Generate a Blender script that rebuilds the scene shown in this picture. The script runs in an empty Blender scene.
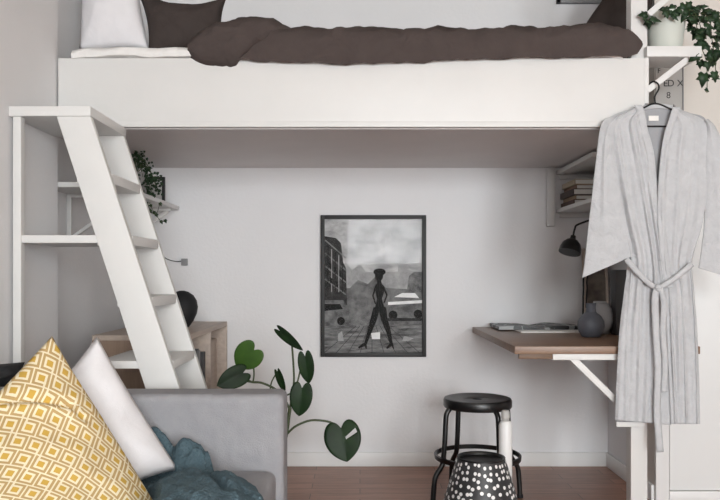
import bpy, bmesh, math, random
from mathutils import Vector, Matrix
random.seed(7)
S = bpy.context.scene
COL = S.collection
EYE = 1.016; F = 750.0; CX = 360.0; CY = 275.0

def W(px, py, Z):
    """point that the camera sees at photo pixel (px, py) and depth Z"""
    return Vector(((px-CX)/F*Z, Z, EYE-(py-CY)/F*Z))

# ---------------------------------------------------------------- materials
def lin(c):
    return tuple(((v/12.92) if v <= .04045 else ((v+.055)/1.055)**2.4) for v in c)
def rgb(h):
    h = h.lstrip('#')
    return lin(tuple(int(h[i:i+2], 16)/255 for i in (0, 2, 4)))
class NT:
    def __init__(s, name):
        s.m = bpy.data.materials.new(name); s.m.use_nodes = True
        s.t = s.m.node_tree; s.b = s.t.nodes['Principled BSDF']
    def n(s, kind, **kw):
        nd = s.t.nodes.new(kind)
        for k, v in kw.items():
            if k.startswith('_'): setattr(nd, k[1:], v)
            else: nd.inputs[k.replace('__', ' ')].default_value = v
        return nd
    def l(s, a, b): s.t.links.new(a, b)
def mat(name, col, rough=.6, var=.06, scale=6, bump=.0, bscale=80, col2=None, coat=0, metallic=0, spec=.5, coords='Object', detail=4):
    k = NT(name)
    c = rgb(col); c2 = rgb(col2) if col2 else tuple(max(0, v*(1-var)) for v in c)
    tc = k.n('ShaderNodeTexCoord')
    nz = k.n('ShaderNodeTexNoise', Scale=scale, Detail=detail)
    k.l(tc.outputs[coords], nz.inputs['Vector'])
    rp = k.n('ShaderNodeValToRGB')
    rp.color_ramp.elements[0].position = .35; rp.color_ramp.elements[1].position = .65
    rp.color_ramp.elements[0].color = (*c2, 1); rp.color_ramp.elements[1].color = (*c, 1)
    k.l(nz.outputs['Fac'], rp.inputs['Fac']); k.l(rp.outputs['Color'], k.b.inputs['Base Color'])
    k.b.inputs['Roughness'].default_value = rough; k.b.inputs['Metallic'].default_value = metallic
    k.b.inputs['Specular IOR Level'].default_value = spec
    k.b.inputs['Coat Weight'].default_value = coat
    if bump:
        n2 = k.n('ShaderNodeTexNoise', Scale=bscale, Detail=3)
        k.l(tc.outputs[coords], n2.inputs['Vector'])
        bp = k.n('ShaderNodeBump', Strength=bump, Distance=.01)
        k.l(n2.outputs['Fac'], bp.inputs['Height']); k.l(bp.outputs['Normal'], k.b.inputs['Normal'])
    return k.m
def weave_mat(name, col, col2, rough=.9, ws=220, bump=.3, wrinkle=0, wscale=6, noise=14):
    k = NT(name)
    tc = k.n('ShaderNodeTexCoord')
    nz = k.n('ShaderNodeTexNoise', Scale=noise, Detail=8, Roughness=.7); k.l(tc.outputs['Object'], nz.inputs['Vector'])
    mx = k.n('ShaderNodeMix', _data_type='RGBA')
    mx.inputs[6].default_value = (*rgb(col), 1); mx.inputs[7].default_value = (*rgb(col2), 1)
    k.l(nz.outputs['Fac'], mx.inputs[0]); k.l(mx.outputs[2], k.b.inputs['Base Color'])
    k.b.inputs['Roughness'].default_value = rough; k.b.inputs['Specular IOR Level'].default_value = .15
    w = k.n('ShaderNodeTexVoronoi', Scale=ws); k.l(tc.outputs['Object'], w.inputs['Vector'])
    bp = k.n('ShaderNodeBump', Strength=bump, Distance=.004); k.l(w.outputs['Distance'], bp.inputs['Height'])
    last = bp
    if wrinkle:
        n2 = k.n('ShaderNodeTexNoise', Scale=wscale, Detail=3, Distortion=.6); k.l(tc.outputs['Object'], n2.inputs['Vector'])
        b2 = k.n('ShaderNodeBump', Strength=wrinkle, Distance=.03); k.l(n2.outputs['Fac'], b2.inputs['Height'])
        k.l(bp.outputs['Normal'], b2.inputs['Normal']); last = b2
    k.l(last.outputs['Normal'], k.b.inputs['Normal'])
    return k.m
def wood_mat(name, cols, rough=.4, scale=(1, 14, 14), rot=(0, 0, 0)):
    k = NT(name)
    tc = k.n('ShaderNodeTexCoord'); mp = k.n('ShaderNodeMapping')
    mp.inputs['Scale'].default_value = scale; mp.inputs['Rotation'].default_value = rot
    k.l(tc.outputs['Object'], mp.inputs['Vector'])
    nz = k.n('ShaderNodeTexNoise', Scale=3, Detail=8, Roughness=.65, Distortion=.8); k.l(mp.outputs[0], nz.inputs['Vector'])
    rp = k.n('ShaderNodeValToRGB')
    rp.color_ramp.elements[0].position = .3; rp.color_ramp.elements[1].position = .72
    rp.color_ramp.elements[0].color = (*rgb(cols[0]), 1); rp.color_ramp.elements[1].color = (*rgb(cols[1]), 1)
    k.l(nz.outputs['Fac'], rp.inputs['Fac']); k.l(rp.outputs['Color'], k.b.inputs['Base Color'])
    k.b.inputs['Roughness'].default_value = rough
    bp = k.n('ShaderNodeBump', Strength=.08, Distance=.01); k.l(nz.outputs['Fac'], bp.inputs['Height']); k.l(bp.outputs['Normal'], k.b.inputs['Normal'])
    return k.m
def floor_mat():
    k = NT('floor_boards')
    tc = k.n('ShaderNodeTexCoord')
    br = k.n('ShaderNodeTexBrick', _offset=.37, _squash=1)
    br.inputs['Color1'].default_value = (*rgb('#a97a62'), 1); br.inputs['Color2'].default_value = (*rgb('#8b5f4a'), 1)
    br.inputs['Mortar'].default_value = (*rgb('#4c3128'), 1)
    br.inputs['Scale'].default_value = 1; br.inputs['Mortar Size'].default_value = .0018
    br.inputs['Brick Width'].default_value = .62; br.inputs['Row Height'].default_value = .085; br.inputs['Bias'].default_value = -.1
    k.l(tc.outputs['Object'], br.inputs['Vector'])
    mp = k.n('ShaderNodeMapping'); mp.inputs['Scale'].default_value = (2, 22, 1); k.l(tc.outputs['Object'], mp.inputs['Vector'])
    nz = k.n('ShaderNodeTexNoise', Scale=2.5, Detail=7, Roughness=.7, Distortion=.5); k.l(mp.outputs[0], nz.inputs['Vector'])
    rp = k.n('ShaderNodeValToRGB'); rp.color_ramp.elements[0].color = (.62, .58, .55, 1); rp.color_ramp.elements[1].color = (1.15, 1.12, 1.1, 1)
    rp.color_ramp.elements[0].position = .3; rp.color_ramp.elements[1].position = .7
    k.l(nz.outputs['Fac'], rp.inputs['Fac'])
    mx = k.n('ShaderNodeMix', _data_type='RGBA', _blend_type='MULTIPLY'); mx.inputs[0].default_value = 1
    k.l(br.outputs['Color'], mx.inputs[6]); k.l(rp.outputs['Color'], mx.inputs[7]); k.l(mx.outputs[2], k.b.inputs['Base Color'])
    k.b.inputs['Roughness'].default_value = .33
    bp = k.n('ShaderNodeBump', Strength=.15, Distance=.004); k.l(br.outputs['Fac'], bp.inputs['Height']); bp.invert = True
    k.l(bp.outputs['Normal'], k.b.inputs['Normal'])
    return k.m
def key_mat():
    """golden cotton with a cream pattern of linked square keys, on the cushion's own UVs"""
    k = NT('golden_key_cotton')
    uv = k.n('ShaderNodeUVMap', _uv_map='UVMap')
    mp = k.n('ShaderNodeMapping'); mp.inputs['Rotation'].default_value = (0, 0, math.radians(28)); mp.inputs['Scale'].default_value = (10.2, 10.2, 1)
    k.l(uv.outputs[0], mp.inputs['Vector'])
    sp = k.n('ShaderNodeSeparateXYZ'); k.l(mp.outputs[0], sp.inputs[0])
    def M(op, a, b=None, c=None):
        n = k.n('ShaderNodeMath', _operation=op)
        for i, v in enumerate((a, b, c)):
            if v is None: continue
            if isinstance(v, (int, float)): n.inputs[i].default_value = v
            else: k.l(v, n.inputs[i])
        return n.outputs[0]
    row = M('FLOOR', sp.outputs[1])
    xs = M('ADD', sp.outputs[0], M('MULTIPLY', row, .25))
    cell = M('FRACT', M('MULTIPLY', xs, .5))
    sgn = M('SUBTRACT', M('MULTIPLY', M('LESS_THAN', cell, .5), 2), 1)
    u = M('SUBTRACT', M('FRACT', xs), .5); v = M('SUBTRACT', M('FRACT', sp.outputs[1]), .5)
    au = M('ABSOLUTE', u); av = M('ABSOLUTE', v)
    d = M('MAXIMUM', au, av)
    outer = M('MAXIMUM', M('GREATER_THAN', av, .455), M('GREATER_THAN', au, .458))
    ring = M('MULTIPLY', M('GREATER_THAN', d, .185), M('LESS_THAN', d, .315))
    sv = M('MULTIPLY', v, sgn); su = M('MULTIPLY', u, sgn)
    bar = M('MULTIPLY', M('GREATER_THAN', sv, .25), M('LESS_THAN', M('ABSOLUTE', M('SUBTRACT', su, .24)), .06))
    msk = M('MINIMUM', M('ADD', M('ADD', outer, ring), bar), 1)
    mx = k.n('ShaderNodeMix', _data_type='RGBA')
    gold = k.n('ShaderNodeMix', _data_type='RGBA'); gold.inputs[6].default_value = (*rgb('#bd9f6c'), 1); gold.inputs[7].default_value = (*rgb('#cda750'), 1)
    k.l(M('LESS_THAN', d, .25), gold.inputs[0]); k.l(gold.outputs[2], mx.inputs[6]); mx.inputs[7].default_value = (*rgb('#ece0c2'), 1)
    k.l(msk, mx.inputs[0]); k.l(mx.outputs[2], k.b.inputs['Base Color'])
    k.b.inputs['Roughness'].default_value = .85; k.b.inputs['Specular IOR Level'].default_value = .15
    tc = k.n('ShaderNodeTexCoord'); nz = k.n('ShaderNodeTexNoise', Scale=9, Detail=4); k.l(tc.outputs['Object'], nz.inputs['Vector'])
    bp = k.n('ShaderNodeBump', Strength=.35, Distance=.03); k.l(nz.outputs['Fac'], bp.inputs['Height']); k.l(bp.outputs['Normal'], k.b.inputs['Normal'])
    return k.m
def glass_mat(name, rough=.02):
    k = NT(name)
    tr = k.n('ShaderNodeBsdfTransparent'); gl = k.n('ShaderNodeBsdfGlossy', Roughness=rough)
    fr = k.n('ShaderNodeFresnel', IOR=1.12); mx = k.n('ShaderNodeMixShader')
    k.l(fr.outputs[0], mx.inputs[0]); k.l(tr.outputs[0], mx.inputs[1]); k.l(gl.outputs[0], mx.inputs[2])
    k.l(mx.outputs[0], k.t.nodes['Material Output'].inputs['Surface'])
    return k.m

M = dict(
    wall=mat('wall_paint', '#e6e5e6', .85, .035, 2.2, bump=.14, bscale=60),
    wallwarm=mat('wall_paint_warm', '#d6d0c9', .85, .03, 2.2, bump=.2, bscale=60),
    ceil=mat('ceiling_paint', '#cdc4b8', .9, .02, 3),
    white=mat('white_painted_wood', '#d8d7d5', .45, .03, 5, bump=.05, bscale=40),
    plank=mat('painted_planks', '#dfdad9', .55, .03, 5, bump=.05, bscale=40),
    trim=mat('white_trim_paint', '#e4e3e2', .4, .02, 4),
    door=mat('white_door_paint', '#e3e3e2', .4, .02, 4),
    floor=floor_mat(),
    desk=wood_mat('walnut_desk', ('#6c5242', '#8d6e55'), .38, (1.2, 16, 16)),
    deskd=wood_mat('dark_walnut', ('#5e4733', '#785a42'), .5, (1.2, 16, 16)),
    oak=wood_mat('pale_oak', ('#a5958a', '#bfae9f'), .5, (10, 1, 10)),
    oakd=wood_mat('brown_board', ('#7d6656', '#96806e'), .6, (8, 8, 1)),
    black=mat('black_metal', '#121213', .35, .1, 8, spec=.5),
    blackm=mat('matte_black', '#17171a', .7, .1, 8),
    frame=mat('black_frame_wood', '#121112', .55, .1, 8),
    sofa=weave_mat('grey_sofa_fabric', '#a6a6a9', '#8e8e93', ws=260, bump=.25, wrinkle=.9, wscale=3.5),
    whitecot=weave_mat('white_cotton', '#eceaec', '#dedcdf', ws=300, bump=.1, wrinkle=.35, wscale=7),
    sheet=weave_mat('white_sheet', '#e9e7e5', '#dddbd8', ws=300, bump=.1, wrinkle=.5, wscale=9),
    darklin=weave_mat('dark_brown_linen', '#544b48', '#463d3b', ws=300, bump=.15, wrinkle=.55, wscale=9),
    darkpil=weave_mat('dark_taupe_linen', '#4b4340', '#3b3432', ws=300, bump=.15, wrinkle=.4, wscale=10),
    teal=weave_mat('teal_waffle_knit', '#5b6f78', '#485b64', ws=130, bump=.9, wrinkle=.2, wscale=10),
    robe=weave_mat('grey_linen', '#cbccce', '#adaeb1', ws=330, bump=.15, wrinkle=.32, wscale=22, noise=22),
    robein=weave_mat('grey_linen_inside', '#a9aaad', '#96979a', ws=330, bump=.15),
    key=key_mat(),
    leaf=mat('dark_green_leaf', '#1b3216', .5, .2, 14, col2='#132411', spec=.25),
    leafb=mat('fresh_green_leaf', '#3f5e22', .5, .2, 14, col2='#335020', spec=.25),
    ivy=mat('ivy_leaf', '#2b4229', .5, .2, 30, col2='#1b2f1c', spec=.3),
    stem=mat('green_brown_stem', '#3f4a2c', .55, .15, 20),
    soil=mat('dark_soil', '#2b211b', .95, .3, 60, bump=.6, bscale=120),
    pot=mat('pale_glazed_ceramic', '#c6cac2', .6, .04, 6),
    terra=mat('grey_pot', '#8d8a88', .7, .05, 6),
    slate=mat('slate_ceramic', '#5d6069', .5, .12, 16),
    ash=mat('ash_grey_ceramic', '#aeb0b4', .45, .08, 16),
    paper=mat('white_paper', '#e8e6e2', .8, .02, 4),
    grey=mat('mid_grey', '#8a8a8b', .6, .05, 8),
    lgrey=mat('light_grey', '#b9b7b4', .6, .05, 8),
    dgrey=mat('dark_grey', '#3c3b3c', .6, .1, 8),
    ink=mat('printing_ink', '#3a3a3c', .8, .05, 8),
    plastic=mat('white_plastic', '#ecebea', .3, .01, 8),
    brownart=mat('brown_grey_canvas', '#83786f', .8, .3, 14, col2='#5f564f'),
)
glass = glass_mat('clear_glass')
M['glass'] = glass

# ---------------------------------------------------------------- mesh helpers
class MB:
    def __init__(s): s.v = []; s.f = []; s.mi = []; s.uv = {}
    def add(s, vs, fs, mi=0):
        o = len(s.v); s.v += [tuple(v) for v in vs]; s.f += [tuple(i+o for i in f) for f in fs]; s.mi += [mi]*len(fs); return s
    def box(s, x0, x1, y0, y1, z0, z1, mi=0):
        v = [(x, y, z) for x in (x0, x1) for y in (y0, y1) for z in (z0, z1)]
        return s.add(v, [(0, 1, 3, 2), (4, 6, 7, 5), (0, 4, 5, 1), (2, 3, 7, 6), (0, 2, 6, 4), (1, 5, 7, 3)], mi)
    def prism(s, poly, d, mi=0):
        """poly: 3D points in a plane; d: extrusion vector"""
        n = len(poly); d = Vector(d); a = [Vector(p) for p in poly]; b = [p+d for p in a]
        return s.add(a+b, [tuple(range(n))[::-1], tuple(range(n, 2*n))]+[(i, (i+1) % n, (i+1) % n+n, i+n) for i in range(n)], mi)
    def tube(s, pts, r, seg=10, mi=0, closed=False):
        pts = [Vector(p) for p in pts]; n = len(pts)
        rr = r if isinstance(r, (list, tuple)) else [r]*n
        rings = []; up = None
        for i, p in enumerate(pts):
            if closed: t = pts[(i+1) % n]-pts[i-1]
            else: t = pts[min(i+1, n-1)]-pts[max(i-1, 0)]
            t.normalize()
            if up is None: up = t.orthogonal().normalized()
            up = (up-t*up.dot(t)).normalized(); sd = t.cross(up)
            rings.append([p+(up*math.cos(2*math.pi*k/seg)+sd*math.sin(2*math.pi*k/seg))*rr[i] for k in range(seg)])
        vs = [v for g in rings for v in g]; fs = []
        for i in range(n if closed else n-1):
            j = (i+1) % n
            for k in range(seg):
                fs.append((i*seg+k, i*seg+(k+1) % seg, j*seg+(k+1) % seg, j*seg+k))
        if not closed:
            fs.append(tuple(range(seg))[::-1]); fs.append(tuple((n-1)*seg+k for k in range(seg)))
        return s.add(vs, fs, mi)
    def lathe(s, c, prof, seg=32, mi=0, axis=None):
        """prof: (radius, height) from bottom to top, about the vertical through c"""
        c = Vector(c); vs = []; fs = []
        R = axis.to_track_quat('Z', 'Y').to_matrix() if axis else Matrix.Identity(3)
        for r, h in prof:
            for k in range(seg):
                a = 2*math.pi*k/seg; vs.append(c+R @ Vector((r*math.cos(a), r*math.sin(a), h)))
        for i in range(len(prof)-1):
            for k in range(seg):
                fs.append((i*seg+k, i*seg+(k+1) % seg, (i+1)*seg+(k+1) % seg, (i+1)*seg+k))
        fs.append(tuple(range(seg))[::-1]); fs.append(tuple((len(prof)-1)*seg+k for k in range(seg)))
        return s.add(vs, fs, mi)
    def grid(s, P, mi=0, flip=False):
        n = len(P); m = len(P[0]); vs = [p for r in P for p in r]
        fs = [(i*m+j, i*m+j+1, (i+1)*m+j+1, (i+1)*m+j) for i in range(n-1) for j in range(m-1)]
        if flip: fs = [f[::-1] for f in fs]
        return s.add(vs, fs, mi)
    def build(s, name, mats, parent=None, loc=None, bevel=0, seg=2, smooth=True, solid=0, sub=0, angle=40, fixn=True):
        me = bpy.data.meshes.new(name)
        org = Vector(loc) if loc is not None else Vector((0, 0, 0))
        base = parent_world(parent) if parent else Vector((0, 0, 0))
        if parent is not None and loc is None: org = base
        me.from_pydata([tuple(Vector(v)-org) for v in s.v], [], s.f)
        for m in (mats if isinstance(mats, (list, tuple)) else [mats]): me.materials.append(M[m] if isinstance(m, str) else m)
        for p, i in zip(me.polygons, s.mi): p.material_index = i
        bm = bmesh.new(); bm.from_mesh(me)
        if fixn: bmesh.ops.recalc_face_normals(bm, faces=bm.faces)
        if bevel:
            ed = [e for e in bm.edges if len(e.link_faces) == 2 and e.calc_face_angle(0) > .6]
            bmesh.ops.bevel(bm, geom=ed, offset=bevel, segments=seg, profile=.6, affect='EDGES', clamp_overlap=True)
        bm.to_mesh(me); bm.free()
        if smooth:
            for p in me.polygons: p.use_smooth = True
            me.set_sharp_from_angle(angle=math.radians(angle))
        o = bpy.data.objects.new(name, me); COL.objects.link(o)
        if parent is not None:
            o.parent = parent; o.location = org-base
        else: o.location = org
        if solid:
            md = o.modifiers.new('thickness', 'SOLIDIFY'); md.thickness = solid; md.offset = 0
        if sub:
            md = o.modifiers.new('smooth', 'SUBSURF'); md.levels = sub; md.render_levels = sub
        return o
def parent_world(p):
    v = Vector(p.location)
    while p.parent: p = p.parent; v += Vector(p.location)
    return v
def tag(o, label=None, cat=None, group=None, kind=None):
    if label: o['label'] = label
    if cat: o['category'] = cat
    if group: o['group'] = group
    if kind: o['kind'] = kind
    return o
def empty(name, loc, label, cat, group=None):
    o = bpy.data.objects.new(name, None); COL.objects.link(o); o.location = loc; o.empty_display_size = .1
    return tag(o, label, cat, group)
def struct(o): o['kind'] = 'structure'; return o
def box(name, m, x0, x1, y0, y1, z0, z1, parent=None, bevel=.002, loc=None):
    b = MB().box(x0, x1, y0, y1, z0, z1)
    if parent is None and loc is None: loc = ((x0+x1)/2, (y0+y1)/2, z0)
    return b.build(name, m, parent, loc, bevel=bevel)
def lerp(a, b, t): return a+(b-a)*t
def table(rows, y):
    """piecewise linear lookup: rows of (key, v1, v2...)"""
    if y <= rows[0][0]: return rows[0][1:]
    for a, b in zip(rows, rows[1:]):
        if y <= b[0]:
            t = (y-a[0])/(b[0]-a[0]); return tuple(lerp(p, q, t) for p, q in zip(a[1:], b[1:]))
    return rows[-1][1:]
def spline(pts, n=8):
    pts = [Vector(p) for p in pts]; out = []
    for i in range(len(pts)-1):
        p0 = pts[max(i-1, 0)]; p1 = pts[i]; p2 = pts[i+1]; p3 = pts[min(i+2, len(pts)-1)]
        for k in range(n):
            t = k/n
            out.append(.5*((2*p1)+(p2-p0)*t+(2*p0-5*p1+4*p2-p3)*t*t+(3*p1-p0-3*p2+p3)*t**3))
    out.append(pts[-1]); return out
def hsh(*a):
    x = math.sin(sum((i+1.3)*v*12.9898 for i, v in enumerate(a)))*43758.5453
    return x-math.floor(x)
def wob(x, y, z=0):
    return (math.sin(x*1.7+y*2.3+z)+math.sin(x*3.1-y*1.9+1.3+z*2)*.6+math.sin(x*5.3+y*4.7+2.1)*.35)/1.95

# ---------------------------------------------------------------- the room
XL = -1.177; XA = -1.25; YC = 2.92; XR = 1.319; YB = 3.99; YA = 3.36; CEIL = 2.75; YR = -4.2; XE = 2.9
floor = struct(box('floor', 'floor', XL-.1, XE+.1, YR-.1, YB+.1, -.1, 0, bevel=0, loc=(0, 0, 0)))
struct(box('ceiling', 'ceil', XL-.1, XE+.1, YR-.1, YB+.1, CEIL, CEIL+.1, bevel=0))
struct(box('wall_back', 'wall', XL-.2, XR+.1, YB, YB+.1, 0, CEIL, bevel=0))
struct(box('wall_left', 'wall', XL-.1, XL, YR-.1, YC, 0, CEIL, bevel=0))
struct(box('wall_alcove_left', 'wall', XL-.2, XA, YC, YB, 0, CEIL, bevel=0))
struct(box('wall_right', 'wall', XR, XR+.1, YA+.1, YB, 0, CEIL, bevel=0))
struct(box('wall_front', 'wallwarm', XR, XE+.1, YA, YA+.1, 0, CEIL, bevel=0))
struct(box('wall_far_right', 'wallwarm', XE, XE+.1, YR-.1, YA, 0, CEIL, bevel=0))
# wall behind the camera with its window and a second one added for light
WINS = ((-.26, 1.05, 1.14, 2.52), (1.3, 2.75, .12, 2.52))  # second, taller one is invented to bring low light under the loft
rw = MB()
(a0, a1, a2, a3), (b0, b1, b2, b3) = WINS
rw.box(XL, a0, YR-.1, YR, 0, CEIL).box(a1, b0, YR-.1, YR, 0, CEIL).box(b1, XE, YR-.1, YR, 0, CEIL)
rw.box(a0, a1, YR-.1, YR, 0, a2).box(a0, a1, YR-.1, YR, a3, CEIL).box(b0, b1, YR-.1, YR, 0, b2).box(b0, b1, YR-.1, YR, b3, CEIL)
struct(rw.build('wall_rear', 'wall', None, (0, YR, 0)))
for k_, (p0, p1, q0, q1) in enumerate(WINS):
    wf = MB(); mid = (p0+p1)/2
    for a, b in ((p0, p0+.06), (p1-.06, p1), (mid-.025, mid+.025)): wf.box(a, b, YR-.09, YR-.03, q0, q1)
    for a, b in ((q0, q0+.06), (q1-.06, q1)): wf.box(p0, p1, YR-.088, YR-.032, a, b)
    struct(wf.build('unseen_window_%d' % (k_+1), 'trim', None, (p0, YR, q0)))
# baseboards
bb = .075
def baseboard(name, x0, x1, y0, y1): return struct(box(name, 'trim', x0, x1, y0, y1, 0, bb, bevel=.004))
baseboard('baseboard_back', XA, XR, YB-.014, YB)
baseboard('baseboard_left', XL, XL+.014, -3, YC)
baseboard('baseboard_alcove', XA, XA+.014, YC, YB-.014)
baseboard('baseboard_right', XR-.014, XR, YA, YB-.014)
# white casing at the wall's end and the flush door beside it
zt = 1.016+(275-178)/223
struct(box('trim_1', 'trim', XR, XR+.06, YA-.018, YA, 0, zt+.06, bevel=.003))
struct(MB().box(XR+.06, XE-.5, YA-.018, YA, zt, zt+.06).build('trim_2', 'trim', None, (XR+.06, YA, zt), bevel=.003))
d1 = struct(box('door_1', 'door', XR+.064, XE-.5, YA-.012, YA, .055, zt-.004, bevel=.003))
baseboard('baseboard_door', XR+.06, XE-.5, YA-.022, YA).dimensions
bpy.data.objects['baseboard_door'].scale.z = .7

# ---------------------------------------------------------------- loft bed
ZF = 2.905
def zf(py, s=258.2): return EYE+(275-py)/s
BX0 = (58-360)/258.2; BX1 = (645-360)/258.2
bed = empty('loft_bed', (BX0+.05, ZF, 1.586), 'white built-in loft bed with a plain front board spanning the alcove', 'loft bed')
box('front_board', 'white', BX0, BX1, ZF, ZF+.026, zf(121.5), zf(58), bed, .003)
box('ledge', 'white', BX0, BX1, ZF-.004, ZF+.03, zf(127), zf(121.5), bed, .002)
MB().box(XA+.002, BX1, ZF+.0262, YA+.002, 1.586, 1.62).box(XA+.002, XR-.002, YA+.002, YB-.001, 1.586, 1.62).build('bed_deck', 'plank', bed)
box('end_post', 'white', (630-360)/255, (646.5-360)/255, 2.931, 2.985, 0, CEIL-.002, bed, .003)

# ---------------------------------------------------------------- bedding
def soft(name, m, A, B, C, D, T, label, cat, group=None, n=22, conc=.06, conct=None, wr=.006, seed=0, uv=False, parent=None, seam=False, dents=()):
    """a stuffed cushion between four corners A (top left), B (top right), C (bottom right), D (bottom left)"""
    A, B, C, D = map(Vector, (A, B, C, D)); cen = (A+B+C+D)/4
    nrm = (B-A).cross(D-A)+(C-B).cross(A-B); nrm.normalize()
    if nrm.y > 0: nrm = -nrm
    mb = MB(); fr = []; bk = []; uvs = []
    for i in range(n+1):
        v = i/n*2-1; rf = []; rb = []
        for j in range(n+1):
            u = j/n*2-1
            # edges drawn in between the corners
            uu = u*(1-conc*(1-v*v)); vv = v*(1-(conct if conct is not None and v < 0 else conc)*(1-u*u))
            p = (A*(1-uu)*(1-vv)+B*(1+uu)*(1-vv)+C*(1+uu)*(1+vv)+D*(1-uu)*(1+vv))/4
            h = T*(max(0, 1-u**2)**.55)*(max(0, 1-v**2)**.55)
            e = (1-u*u)*(1-v*v)
            w = wob(u*3+seed, v*3-seed, seed)*wr*min(1, e*4)
            q = Vector(((u+1)/2, (v+1)/2))
            for d0, d1, dd, dw in dents:
                d0 = Vector(d0); d1 = Vector(d1); tt = max(0, min(1, (q-d0).dot(d1-d0)/(d1-d0).length_squared))
                dist = (q-d0.lerp(d1, tt)).length; side_ = (d1-d0).x*(q-d0).y-(d1-d0).y*(q-d0).x
                w -= dd*math.exp(-(dist/dw)**2)-(dd*.6*math.exp(-((dist-dw*1.6)/dw)**2) if side_ > 0 else 0)
            rf.append(p+nrm*(h*.55+w)); rb.append(p-nrm*(h*.45))
            uvs.append(((u+1)/2, (v+1)/2))
        fr.append(rf); bk.append(rb)
    mb.grid(fr, 0); mb.grid(bk, 0, True)
    loc = cen.copy(); loc.z = min(p.z for p in (A, B, C, D))
    o = mb.build(name, m, parent, loc if parent is None else None, angle=80, fixn=False)
    me = o.data; k = (n+1)**2
    if uv:
        l = me.uv_layers.new(name='UVMap')
        for lp in me.loops: l.data[lp.index].uv = uvs[lp.vertex_index % k]
    bm = bmesh.new(); bm.from_mesh(me); bmesh.ops.remove_doubles(bm, verts=bm.verts, dist=.0004); bmesh.ops.recalc_face_normals(bm, faces=bm.faces); bm.to_mesh(me); bm.free()
    if label: tag(o, label, cat, group)
    if seam:
        ring = [fr[0][j] for j in range(n)]+[fr[i][n] for i in range(n)]+[fr[n][n-j] for j in range(n)]+[fr[n-i][0] for i in range(n)]
        MB().tube(ring, .0035, 6, closed=True).build('seam', m, o)
    return o

# mattress with white sheet
P = []
mx0 = -1.115; mx1 = 1.015; prof = [(2.897, 1.862), (2.894, 1.878), (2.90, 1.893), (2.92, 1.9), (2.97, 1.903), (3.2, 1.905), (3.6, 1.905), (3.93, 1.9), (3.955, 1.87), (3.955, 1.63), (2.94, 1.63), (2.934, 1.855)]
n = 70
for i in range(n+1):
    x = lerp(mx0, mx1, i/n); t = min(1, min(i, n-i)/2.0)
    r = []
    for j, (y, z) in enumerate(prof):
        a = 1 if j < 6 else 0
        r.append(Vector((x, y-.004*a*wob(x*14, j), z+a*.007*wob(x*11+j*.4, j*.7)*(.4+.6*t)-(1-t)*.01*a)))
    r.append(r[0]); P.append(r)
mb = MB().grid(P); mb.add(P[0][:-1], [tuple(range(len(prof)))]); mb.add(P[-1][:-1], [tuple(range(len(prof)))[::-1]])
mo = mb.build('mattress', 'sheet', None, (0, 3.4, 1.63), angle=60)
tag(mo, 'mattress in a rumpled white sheet lying on the loft bed', 'mattress')

soft('pillow', 'whitecot', W(82, -58, 3.22), W(132, -52, 3.22), W(149, 50, 3.1), W(79, 52, 3.1), .13,
     'white cotton pillow standing upright at the left head end of the loft bed', 'pillow', seed=1, conc=.04)
soft('pillow', 'darkpil', W(134, -14, 3.16), W(228, -5, 3.14), W(226, 58, 3.06), W(148, 54, 3.06), .12,
     'dark brown linen pillow with pointed corner leaning beside the white pillow on the loft bed', 'pillow', seed=2, conc=.14, conct=.5)
soft('pillow', 'darkpil', W(632, -38, 3.55), W(655, -34, 3.3), W(650, 36, 3.3), W(580, 31, 3.45), .09,
     'dark taupe pillow leaning at the right end of the loft bed', 'pillow', seed=3, conc=.03)

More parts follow.
